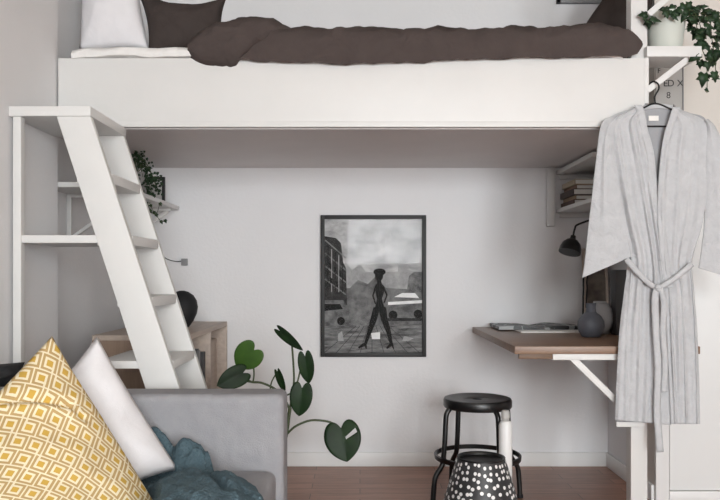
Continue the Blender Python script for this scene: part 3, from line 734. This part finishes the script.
def ivy():
    c = Vector((W(665, 46, 2.98).x, 2.975, zst)); s = F/2.975
    r = empty('potted_ivy', c, 'green ivy in a pale ceramic pot trailing over the end of the small shelf', 'plant')
    hgt = 36/s
    MB().lathe(c, [(.0585, 0), (.062, .004), (.068, hgt*.4), (.0745, hgt*.85), (.077, hgt-.008), (.078, hgt), (.072, hgt+.001), (.07, hgt-.02), (.02, hgt-.022)]).build('pot', 'pot', r, angle=50)
    MB().lathe(c+Vector((0, 0, hgt-.025)), [(.066, 0), (.067, .006), (.04, .012), (.004, .013)]).build('soil', 'soil', r)
    rnd = random.Random(11); fo = MB(); st = MB()
    top = c+Vector((0, 0, hgt))
    def leaf(p, sz=None, mi=0):
        ivy_leaf(fo, p, Vector((rnd.uniform(-.8, .9), rnd.uniform(-.5, .2), rnd.uniform(-1, .1))), Vector((rnd.uniform(-.5, .5), -1, rnd.uniform(-.1, .9))), sz or rnd.uniform(.022, .037), mi)
    for (px, py, k) in [(648, 17, 3), (655, 12, 4), (662, 8, 5), (670, 8, 5), (677, 9, 5), (684, 12, 5), (690, 8, 5), (696, 7, 5), (704, 9, 5), (711, 12, 5), (716, 16, 4), (651, 20, 3), (660, 14, 4), (676, 15, 4),
                        (690, 16, 6), (698, 18, 6), (706, 20, 6), (692, 25, 5), (700, 28, 6), (708, 27, 4), (697, 35, 5), (705, 36, 5), (716, 30, 4), (701, 44, 5), (697, 42, 3), (708, 47, 4), (718, 38, 3), (714, 46, 3), (706, 54, 3), (711, 60, 3), (716, 64, 3), (701, 62, 2), (716, 78, 2), (704, 78, 2), (720, 52, 3), (722, 24, 5), (727, 34, 5), (724, 60, 3)]:
        Z = 2.93+rnd.uniform(-.06, .05)
        if px > 703: Z = 2.92+rnd.uniform(-.05, .06)
        for _ in range(max(2, k-2)): leaf(W(px+rnd.uniform(-4.5, 4.5), py+rnd.uniform(-4, 4), Z+rnd.uniform(-.02, .02)))
    for path in ([(668, 12), (690, 10), (700, 25), (701, 45), (706, 60), (707, 75), (707, 93)], [(672, 12), (705, 14), (712, 40), (715, 62), (716, 82)], [(668, 12), (692, 14), (698, 40), (700, 62)], [(664, 12), (652, 14), (645, 20)]):
        pts = spline([top+Vector((0, 0, -.01))]+[W(x, y, 2.93) for x, y in path[1:]], 6)
        st.tube(pts, .0017, 5)
    for px, py, dx, dy, sz in [(704, 80, -.1, -1, .045), (715, 78, .1, -1, .034), (698, 59, -.6, -.5, .042), (711, 58, .5, -.7, .038), (708, 68, .1, -1, .03), (706, 94, .5, -.4, .016), (646, 19, -1, -.1, .03)]:
        ivy_leaf(fo, W(px, py-5, 2.9), Vector((dx, 0, dy)), Vector((.1, -1, .25)), sz)
    fo.build('foliage', 'ivy', r, fixn=False, solid=.0008); st.build('stem', 'stem', r)
ivy()
def type_poster():
    y = YA-.004
    x0 = XR+.003; x1 = x0+.122; a = W(655, 150, y); z0 = EYE+(275-160)/223; z1 = EYE+(275-58)/223
    r = empty('lettered_print', ((x0+x1)/2, y, z0), 'pale grey print with scattered letters on the wall behind the hanging robe', 'print')
    x1 = (682-360)/F*y
    box('sheet', 'lgrey', x0, x1, y-.004, YA-.0005, z0, z1, r, .001)
    box('edge', 'grey', x1, x1+.005, y-.008, YA-.0005, z0, z1, r, .001)
    def text(t, px, py, size):
        p = W(px, py, y-.0045)
        cu = bpy.data.curves.new('lettering', 'FONT'); cu.body = t; cu.size = size; cu.align_x = 'CENTER'; cu.align_y = 'CENTER'; cu.extrude = .0004
        tmp = bpy.data.objects.new('tmp', cu); COL.objects.link(tmp)
        bpy.context.view_layer.update()
        me = bpy.data.meshes.new_from_object(tmp.evaluated_get(bpy.context.evaluated_depsgraph_get()))
        bpy.data.objects.remove(tmp); me.materials.clear(); me.materials.append(M['ink']); me.name = 'lettering'
        me.transform(Matrix.Rotation(math.pi/2, 4, 'X'))
        o = bpy.data.objects.new('lettering', me); COL.objects.link(o); o.parent = r; o.location = p-Vector(r.location)
    text('E', 665.5, 83.5, .042); text('D X', 675.5, 83.5, .042); text('8', 668.5, 95.5, .04); text('+ +', 670.5, 106.5, .034); text('F', 659, 71, .03); text('A', 671, 70, .026)
type_poster()

# ---------------------------------------------------------------- robe on a hanger
RB = empty('linen_robe', W(657, 105, 2.87), 'light grey linen robe with a tied sash hanging from the shelf bracket', 'robe')
def cloth(rows, Zf, nx=40, ny=70, fold=.006, freq=5, seed=0, bulge=.0, edge=0, calm=None):
    """rows of ((xl,yl),(xr,yr)) in photo pixels, draped at depth Zf(u,t)"""
    P = []
    L = len(rows)-1
    for i in range(ny+1):
        s = i/ny*L; k = min(int(s), L-1); f = s-k
        # smooth between control rows
        def g(side, c):
            p0 = rows[max(k-1, 0)][side][c]; p1 = rows[k][side][c]; p2 = rows[k+1][side][c]; p3 = rows[min(k+2, L)][side][c]
            return .5*((2*p1)+(p2-p0)*f+(2*p0-5*p1+4*p2-p3)*f*f+(3*p1-p0-3*p2+p3)*f**3)
        xl, yl, xr_, yr = g(0, 0), g(0, 1), g(1, 0), g(1, 1); t = i/ny
        row = []
        for j in range(nx+1):
            u = j/nx; px = lerp(xl, xr_, u); py = lerp(yl, yr, u)
            amp = fold*(.3+.7*min(1, t*1.7))
            d = .25*wob(u*freq*1.5+seed, t*5+seed)
            for q in range(int(freq*3)):
                h1, h2, h3, h4 = hsh(seed, q), hsh(seed+3, q), hsh(seed+5, q), hsh(seed+9, q)
                uc = (q+.15+.7*h1)/int(freq*3)+.05*math.sin(t*(2+3*h2)+h3*6)+.10*(h4-.5)*(t-.5)
                wd = (.22+.35*h3)/int(freq*3)
                on = .35+.65*(.5+.5*math.sin(t*(2.5+4*h4)+h1*6.28))
                d += (1.3*h2-.25)*on*math.exp(-((u-uc)/wd)**2)
            d *= amp
            if calm:
                o_ = 1-u if calm == 'R' else u            # distance from the opening edge
                d *= min(1, .15+o_*3.5); z = Zf-d-bulge*math.sin(math.pi*u)+edge*max(0, 2*o_-1)**2
            else: z = Zf-d-bulge*math.sin(math.pi*u)+edge*(2*u-1)**2
            row.append(W(px, py, z))
        P.append(row)
    return P
R2 = lambda rows: [((a, y), (b, y)) for y, a, b in rows]
back = R2([(106.5, 642, 672), (108, 639, 675), (113, 624, 690), (120, 608, 706), (150, 607, 709), (190, 612, 707), (225, 620, 702), (262, 627, 692), (300, 624, 694), (330, 620, 697), (380, 617, 699), (422, 616, 700)])
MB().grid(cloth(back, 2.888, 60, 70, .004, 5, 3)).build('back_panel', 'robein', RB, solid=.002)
left = [((637, 106), (643, 108)), ((627, 110), (644.5, 113)), ((612, 116), (645.5, 120)), ((604, 124), (647, 130)), ((605, 150), (653, 152)), ((611, 190), (658, 190)), ((619, 225), (662, 225)), ((627, 260), (666, 262)), ((624, 292), (669, 292)), ((619.5, 330), (671, 330)), ((616.5, 380), (672, 380)), ((615, 420), (671, 425))]
MB().grid(cloth(left, 2.872, 90, 140, .019, 3.8, 1, edge=.014, calm='R')).build('front_panel', 'robe', RB, solid=.002)
right = [((672, 110), (677, 108)), ((670.5, 114), (686, 112)), ((668.5, 121), (702, 119)), ((665, 132), (711, 128)), ((661.5, 152), (709, 152)), ((658.5, 190), (707, 190)), ((658.5, 225), (702, 225)), ((662, 262), (692, 260)), ((666, 292), (694, 292)), ((667, 330), (697, 330)), ((669, 380), (699, 380)), ((671, 424), (700, 424))]
MB().grid(cloth(right, 2.864, 80, 140, .019, 3.1, 2, edge=.014, calm='L')).build('front_panel', 'robe', RB, solid=.002)
def tube_sleeve(rows, Zc, d, seed):
    fr = cloth(rows, Zc, 40, 60, .008, 1.5, seed, bulge=d*.6, edge=0)
    bk_ = cloth(rows, Zc+.004, 30, 60, .002, 2, seed+1, bulge=-d*.35)
    mb = MB().grid(fr).grid(bk_, 0, True)
    o = mb.build('sleeve', 'robe', RB, solid=.002); return o
tube_sleeve([((612, 117), (618, 122)), ((603, 121), (616, 130)), ((599, 135), (614, 145)), ((596, 160), (616, 165)), ((592, 195), (621, 195)), ((588, 230), (627, 225)), ((584.5, 262), (632, 247)), ((582, 278), (632, 256.5))], 2.876, .022, 1)
tube_sleeve([((704, 120), (708, 119)), ((706, 128), (716, 128)), ((705, 150), (724, 148)), ((705, 190), (733, 185)), ((704, 225), (741, 222)), ((700.5, 255), (747, 262)), ((698.5, 268), (751, 284))], 2.876, .022, 4)
# collar band following the opening
def band(path, Z, wa, wb, seed=0, n=10):
    pts = spline([Vector((x, y, 0)) for x, y in path], n); P = []
    for i, p in enumerate(pts):
        P.append([W(p.x+lerp(wa, wb, j/5), p.y, Z-.0012*math.sin(math.pi*j/5)-.002*math.sin(i*.37+seed)) for j in range(6)])
    return P
MB().grid(band([(641, 105), (643.5, 110), (645.5, 120), (647.5, 131), (653, 152), (657.5, 190), (661.5, 225), (665.5, 262), (668, 286)], 2.868, -7, .6)).build('collar', 'robe', RB, solid=.0018)
MB().grid(band([(674, 107), (672, 111), (669, 121), (665, 133), (661.5, 153), (658.5, 190), (658.5, 225), (662, 262), (666, 288)], 2.860, -.6, 7, 3)).build('collar', 'robe', RB, solid=.0018)
MB().grid([[W(lerp(643, 673, j/14), 105.5+i*1.6-2*math.sin(math.pi*j/14), 2.884-.02*math.cos(math.pi*(j/14-.5))*.2) for j in range(15)] for i in range(4)]).build('neck_band', 'robe', RB, solid=.002)
a = W(649, 120.5, 2.878); b = W(659, 115.5, 2.878); tg = box('care_label', 'paper', a.x, b.x, 2.8815, 2.8835, a.z, b.z, RB, 0); tg['label'] = 'small white sewn-in label'
# sash
def ribbon(path, Z, w, n=8, twist=0, dz=None):
    pts = spline([W(x, y, Z+(dz[i] if dz else 0)) for i, (x, y) in enumerate(path)], n); P = []
    for i, p in enumerate(pts):
        t = (pts[min(i+1, len(pts)-1)]-pts[max(i-1, 0)]).normalized(); s_ = t.cross(VIEW).normalized()
        P.append([p+s_*(w*(j/4-.5)/F*Z)+Vector((0, -.004*math.cos(math.pi*(j/4-.5)), 0)) for j in range(5)])
    return P
sb = MB()
for P in (ribbon([(626, 259), (632, 266), (641, 276), (650, 284), (657, 288)], 2.85, 5.5), ribbon([(692, 264), (685, 270), (675, 278), (666, 284), (659, 288)], 2.846, 5.5),
          ribbon([(657, 288), (655, 300), (656, 330), (658, 370), (657, 410), (660, 452)], 2.8445, 7), ribbon([(660, 288), (664, 302), (663, 330), (665, 362), (664, 392)], 2.8425, 6)):
    sb.grid(P)
sb.lathe(W(658, 288, 2.842), [(.003, -.012), (.008, -.010), (.012, 0), (.008, .010), (.003, .012)], 14)
sb.build('sash', 'robe', RB, solid=.003)
# hanger
hg = empty('coat_hanger', W(656, 104, 2.88), 'thin black wire hanger hooked on the shelf bracket inside the robe', 'hanger')
h = MB()
h.tube(spline([W(649, 87, 2.936), W(650, 83.5, 2.925), W(654, 81.5, 2.91), W(658, 84, 2.9), W(658.7, 89, 2.892), W(656, 94, 2.885), W(654.5, 98, 2.88), W(655.5, 104, 2.878)], 6), .0032, 8)
h.build('hook', 'black', hg)
h = MB(); h.tube(spline([W(612, 121, 2.878), W(641, 109, 2.878), W(655.5, 103.5, 2.878), W(672, 109.5, 2.878), W(703, 122, 2.878)], 6), .0034, 8)
h.tube([W(612, 121, 2.878), W(625, 126, 2.878), W(690, 126.5, 2.878), W(703, 122, 2.878)], .003, 8); h.build('shoulder_wire', 'black', hg)

# ---------------------------------------------------------------- stool
def stool():
    Z = 3.33; c = W(477.5, 398, Z); sx = c.x; zt = .472
    r = empty('stool', (sx, Z, 0), 'black metal stool with round seat and foot ring by the back wall', 'stool')
    R = 34/F*Z
    MB().lathe((sx, Z, 0), [(R-.012, zt-.04), (R-.004, zt-.042), (R, zt-.036), (R, zt-.01), (R-.004, zt-.002), (R-.012, zt), (R*.8, zt-.003), (R*.5, zt-.005), (.024, zt-.006), (.02, zt-.009)], 48).build('seat', 'black', r)
    MB().lathe((sx, Z, 0), [(.017, zt-.0088), (.018, zt-.0078), (.004, zt-.0076)], 20).build('seat_hole', 'blackm', r)
    rr = 42/F*Z
    ring = [(sx+rr*math.cos(6.2832*k/48), Z+rr*math.sin(6.2832*k/48), .213) for k in range(48)]
    rg = MB()
    n = 48
    for (ra, za, rb, zb_) in ((rr+.004, .203, rr+.005, .222), (rr+.005, .222, rr-.004, .224), (rr-.004, .224, rr-.004, .203), (rr-.004, .203, rr+.004, .203)):
        vs = [(sx+ra*math.cos(6.2832*k/n), Z+ra*math.sin(6.2832*k/n), za) for k in range(n)]+[(sx+rb*math.cos(6.2832*k/n), Z+rb*math.sin(6.2832*k/n), zb_) for k in range(n)]
        rg.add(vs, [(k, (k+1) % n, n+(k+1) % n, n+k) for k in range(n)])
    rg.build('foot_ring', 'black', r)
    for k in range(4):
        a = math.radians(204+90*k); d = Vector((math.cos(a), math.sin(a), 0)); o = Vector((sx, Z, 0))
        pts = spline([o+d*(R-.012)+Vector((0, 0, zt-.036)), o+d*(R+.007)+Vector((0, 0, zt-.06)), o+d*(R+.012)+Vector((0, 0, zt-.1)), o+d*(R+.016)+Vector((0, 0, .30)), o+d*(rr-.014)+Vector((0, 0, .235)), o+d*(rr-.006)+Vector((0, 0, .19)), o+d*(rr+.026)+Vector((0, 0, .145)), o+d*(rr+.035)+Vector((0, 0, .1)), o+d*(rr+.041)+Vector((0, 0, .008))], 6)
        lg = MB().tube(pts, .0115, 12).build('leg', 'black', r)
        e = o+d*(rr+.0415)
        MB().lathe(e, [(.013, 0), (.0145, .002), (.0145, .014), (.012, .016)], 14).build('foot_cap', 'blackm', lg)
stool()

def dotted_pot():
    Z = 2.96; c = Vector((W(481, 300, Z).x, Z, 0))
    r = empty('dotted_pot', c, 'tapering black pot with white polka dots standing in front of the stool', 'pot')
    s = F/Z; hz = EYE-(457-275)/s
    r0 = .168; r1 = 23.5/s
    k = NT('polka_dots')
    tc = k.n('ShaderNodeTexCoord'); vo = k.n('ShaderNodeTexVoronoi', Scale=40, Randomness=.6); k.l(tc.outputs['UV'], vo.inputs['Vector']); vo.voronoi_dimensions = '2D'
    lt = k.n('ShaderNodeMath', _operation='LESS_THAN'); lt.inputs[1].default_value = .27; k.l(vo.outputs['Distance'], lt.inputs[0])
    mx = k.n('ShaderNodeMix', _data_type='RGBA'); mx.inputs[6].default_value = (.028, .028, .030, 1); mx.inputs[7].default_value = (.82, .81, .8, 1)
    k.l(lt.outputs[0], mx.inputs[0]); k.l(mx.outputs[2], k.b.inputs['Base Color']); k.b.inputs['Roughness'].default_value = .45
    seg = 64; prof = [(r0-.008, 0), (r0, .006), (r0-.004, .05)]+[(lerp(r0-.004, r1, (q/8)**1.15), lerp(.05, hz, q/8)) for q in range(1, 9)]
    mb = MB(); vs = []; uv = []
    for rd, hh in prof:
        for q in range(seg+1):
            a = 2*math.pi*q/seg; vs.append(c+Vector((rd*math.cos(a), rd*math.sin(a), hh))); uv.append((q/seg*.74, hh))
    fs = [(i*(seg+1)+q, i*(seg+1)+q+1, (i+1)*(seg+1)+q+1, (i+1)*(seg+1)+q) for i in range(len(prof)-1) for q in range(seg)]
    mb.add(vs, fs); o = mb.build('body', k.m, r)
    l = o.data.uv_layers.new(name='UVMap')
    for lp_ in o.data.loops: l.data[lp_.index].uv = uv[lp_.vertex_index]
    MB().lathe(c+Vector((0, 0, hz)), [(r1-.006, -.1), (r1-.004, -.01), (r1+.002, -.004), (r1+.002, .002), (r1-.004, .003), (r1-.01, -.004), (r1-.012, -.09), (.01, -.095)][1:], 48).build('rim', 'black', r)
    MB().lathe(c, [(r0-.01, .0), (r0-.009, .003)], 48).build('base', 'black', r)
    # tall white bottle
    Z2 = 3.14; s2 = F/Z2; c2 = Vector((W(505.5, 300, Z2).x, Z2, 0)); top = EYE-(410-275)/s2
    b = empty('tall_bottle', c2, 'tall narrow white bottle with grey spout standing behind the dotted pot', 'bottle')
    ht = top-.035; rb = 6.6/s2
    MB().lathe(c2, [(rb-.003, 0), (rb, .004), (rb, ht-.03), (rb-.002, ht-.022), (rb*.75, ht-.012), (rb*.55, ht-.01)], 28).build('body', 'plastic', b)
    MB().lathe(c2+Vector((0, 0, ht-.01)), [(rb*.55, 0), (rb*.6, .012), (rb*.66, .014), (rb*.62, .038), (rb*.5, .044), (.006, .046)], 24).build('spout', 'lgrey', b)
dotted_pot()

# ---------------------------------------------------------------- monstera plant behind the sofa arm
def monstera():
    Zp = 3.1; c = Vector((-.43, 3.1, 0))
    r = empty('monstera', c, 'young heart-leaved monstera plant growing from behind the grey sofa arm', 'plant')
    MB().lathe(c, [(.075, 0), (.08, .004), (.1, .2), (.104, .22), (.096, .222), (.092, .2), (.03, .196)]).build('pot', 'terra', r)
    MB().lathe(c+Vector((0, 0, .195)), [(.091, 0), (.091, .004), (.05, .012), (.004, .013)]).build('soil', 'soil', r)
    st = MB(); q = lambda *p: [W(x, y, Zp) for x, y in p]
    st.tube(spline([c+Vector((0.02, 0, .2))]+q((275, 452), (284, 442), (287, 430), (288.5, 418), (290, 408)), 6), [.0075]*31, 8)
    st.tube(spline(q((287, 434), (296, 426), (310, 420.5), (325, 421), (334, 424), (340, 429)), 6), .0048, 8)
    st.tube(spline(q((290, 410), (284, 398), (275, 389), (262, 383), (252, 382), (247, 380)), 6), .0048, 8)
    st.tube(spline(q((253, 382), (254, 374), (253, 362)), 6), .0035, 8); st.tube(spline(q((250, 382), (244, 380), (240, 374)), 6), .0035, 8)
    st.tube(spline(q((290, 408), (292, 395), (294, 378), (292, 345)), 6), .0042, 8)
    st.tube(spline(q((293, 394), (298, 380), (303, 356)), 6), .0035, 8)
    st.tube(spline(q((284, 396), (292, 393), (299, 388)), 6), .0035, 8); st.tube(spline(q((270, 390), (272, 381), (278, 371)), 6), .003, 8)
    st.build('stem', 'stem', r)
    L = [((254, 350), (236, 367), 14.5, .02, 'leafb', .12, 'bright green heart-shaped leaf', False), ((243, 373), (217, 386), 11, -.04, 'leaf', .2, None, False), ((280, 331), (302, 350), 5, -.08, 'leaf', .5, None, False), ((305, 356.5), (309, 384), 8, .02, 'leaf', .3, None, False),
         ((278, 373), (285, 393), 3.8, .05, 'leaf', .4, None, False), ((302, 388), (299, 416.5), 11.5, .0, 'leaf', .25, None, False), ((341, 428), (347, 462), 18.5, -.03, 'leaf', .15, 'largest dark leaf, low on the right', (12, 14, 1, 5))]
    for (b, t, hw, dz, m, fo, lb, ho) in L:
        mb = MB(); pxleaf(mb, *b, *t, hw, Zp-.01, dz, fo, .12, hole=ho)
        o = mb.build('leaf', m, r, fixn=False, solid=.0012, angle=80)
        if lb: o['label'] = lb
monstera()

# ---------------------------------------------------------------- sofa
def sofa():
    x0 = XL+.017; x1 = -.235; ya, yb = .35, 2.452; ah = .648
    r = empty('sofa', ((x0+x1)/2, (ya+yb)/2, 0), 'grey fabric sofa along the left wall with a boxy end arm', 'sofa')
    box('base', 'sofa', x0, x1-.03, ya+.15, yb-.152, .1, .27, r, .02)
    def pad(name, a0, a1, b0, b1, c0, c1, bv, sag=0):
        mb = MB().box(a0, a1, b0, b1, c0, c1); o = mb.build(name, 'sofa', r, bevel=bv, seg=5, angle=80); return o
    pad('arm', x0, x1, yb-.15, yb, .1, ah, .03)
    pad('arm', x0, x1, ya, ya+.15, .1, ah, .03)
    pad('seat_cushion', x0+.17, x1-.02, ya+.152, (ya+yb)/2-.002, .272, .42, .035)
    pad('seat_cushion', x0+.17, x1-.02, (ya+yb)/2+.002, yb-.152, .272, .42, .035)
    pad('backrest', x0, x0+.17, ya+.152, yb-.152, .27, .675, .035)
    for x in (x0+.05, x1-.1):
        for y in (ya+.06, yb-.1):
            MB().lathe((x, y, 0), [(.016, 0), (.02, .1)], 16).build('leg', 'black', r)
    # piping down the front of the arm
    return r
sofa()
soft('cushion', 'key', W(52, 336, 1.96), W(162, 514, 1.93), Vector((-.72, 1.6, .43)), W(-100, 490, 1.68), .15,
     'golden yellow cushion with cream square key pattern in front on the sofa', 'cushion', seed=5, uv=True, conc=.02, n=64, dents=(((.03, .46), (.32, .19), .022, .026), ((.33, .2), (.42, .17), .008, .02)))
soft('cushion', 'whitecot', W(97, 336, 2.2), W(179, 470, 2.16), Vector((-.66, 2.02, .43)), W(18, 425, 2.1), .12,
     'plain white cushion leaning between the yellow cushion and the sofa arm', 'cushion', seed=6, conc=.05)
soft('cushion', 'blackm', W(-40, 367, 2.2), W(25, 362, 2.26), W(17, 386, 2.24), W(-40, 390, 2.18), .09,
     'small black cushion lying on top of the sofa backrest', 'cushion', seed=8, conc=.02)

def throw():
    x0, x1, y0, y1 = -.83, -.20, 1.62, 2.285; n = 80; m = 80; top = []
    G = [(-.485, 2.19, .062, .05, .095, 2), (-.625, 2.245, .055, .035, .115, 1), (-.57, 2.22, .05, .04, .06, 1), (-.42, 1.86, .18, .22, .06, 2), (-.36, 1.9, .07, .16, .018, 1), (-.46, 2.02, .05, .05, .02, 1)]
    for i in range(n+1):
        row = []
        for j in range(m+1):
            x = lerp(x0, x1, i/n); y = lerp(y0, y1, j/m)
            # curved outer edge toward the sofa's front right
            lim = -.245-.32*max(0, (y-1.9)/.4)**1.6 if y > 1.9 else -.235
            x = min(x, lim) if i < n else lim
            lo_ = -.5 if y < 1.85 else (lerp(-.5, -.58, (y-1.85)/.2) if y < 2.05 else lerp(-.58, -.75, (y-2.05)/.23))
            x = lerp(lo_, lim, i/n)
            z = .432
            for gx, gy, sx, sy, a, pw in G: z += a*math.exp(-(((x-gx)/sx)**2+((y-gy)/sy)**2)**pw)
            z += .005*wob(x*26, y*26)+.003*wob(x*60, y*45, 2)
            q = Vector((x, y))
            for c0, c1, cd_, cw in (((-.42, 2.03), (-.33, 1.84), .03, .014), ((-.5, 2.17), (-.46, 2.19), .03, .014), ((-.58, 2.0), (-.5, 1.8), .015, .02), ((-.3, 1.95), (-.27, 1.8), .012, .015)):
                c0 = Vector(c0); c1 = Vector(c1); tt = max(0, min(1, (q-c0).dot(c1-c0)/(c1-c0).length_squared)); z -= cd_*math.exp(-((q-c0.lerp(c1, tt)).length/cw)**2)
            z = max(z, .4235)
            e = min(i, n-i, m-j)/4
            if e < 1: z = lerp(.424, z, math.sin(e*math.pi/2))
            row.append(Vector((x, y, z)))
        top.append(row)
    bot = [[Vector((p.x, p.y, .4215)) for p in r] for r in top]
    mb = MB().grid(top).grid(bot, 0, True)
    for e, b in (([r[0] for r in top], [r[0] for r in bot]), ([r[-1] for r in top], [r[-1] for r in bot]), (top[0], bot[0]), (top[-1], bot[-1])): mb.grid([list(e), list(b)])
    o = mb.build('throw_blanket', 'teal', None, (-.5, 2, .42), angle=80)
    bm = bmesh.new(); bm.from_mesh(o.data); bmesh.ops.remove_doubles(bm, verts=bm.verts, dist=.0005); bmesh.ops.recalc_face_normals(bm, faces=bm.faces); bm.to_mesh(o.data); bm.free()
    tag(o, 'crumpled teal waffle knit throw lying on the sofa seat beside the cushions', 'throw')
throw()

# ---------------------------------------------------------------- light
def area(name, loc, rot, sx, sy, power, col=(1, 1, 1)):
    l = bpy.data.lights.new(name, 'AREA'); l.shape = 'RECTANGLE'; l.size = sx; l.size_y = sy; l.energy = power; l.color = col
    o = bpy.data.objects.new(name, l); COL.objects.link(o); o.location = loc; o.rotation_euler = rot; return o
for (p0, p1, q0, q1), e in zip(WINS, (230, 330)):
    area('unseen_window_daylight', ((p0+p1)/2, YR-.11, (q0+q1)/2), (math.radians(90), 0, 0), p1-p0, q1-q0, e, (.925, .975, 1))  # the lamp at the taller one is an added source for the under-loft space
w = bpy.data.worlds.new('sky'); S.world = w; w.use_nodes = True
w.node_tree.nodes['Background'].inputs[0].default_value = (.85, .92, 1, 1); w.node_tree.nodes['Background'].inputs[1].default_value = 1.0

cam = bpy.data.cameras.new('camera'); co = bpy.data.objects.new('camera', cam); COL.objects.link(co)
co.location = (0, 0, EYE); co.rotation_euler = (math.radians(90), 0, 0)
cam.sensor_width = 36; cam.lens = 36*F/720; cam.shift_y = 25/720; cam.clip_start = .05
S.camera = co
S.view_settings.view_transform = 'Standard'; S.view_settings.look = 'None'; S.view_settings.gamma = 1; S.view_settings.use_curve_mapping = False
S.view_settings.exposure = -0.36
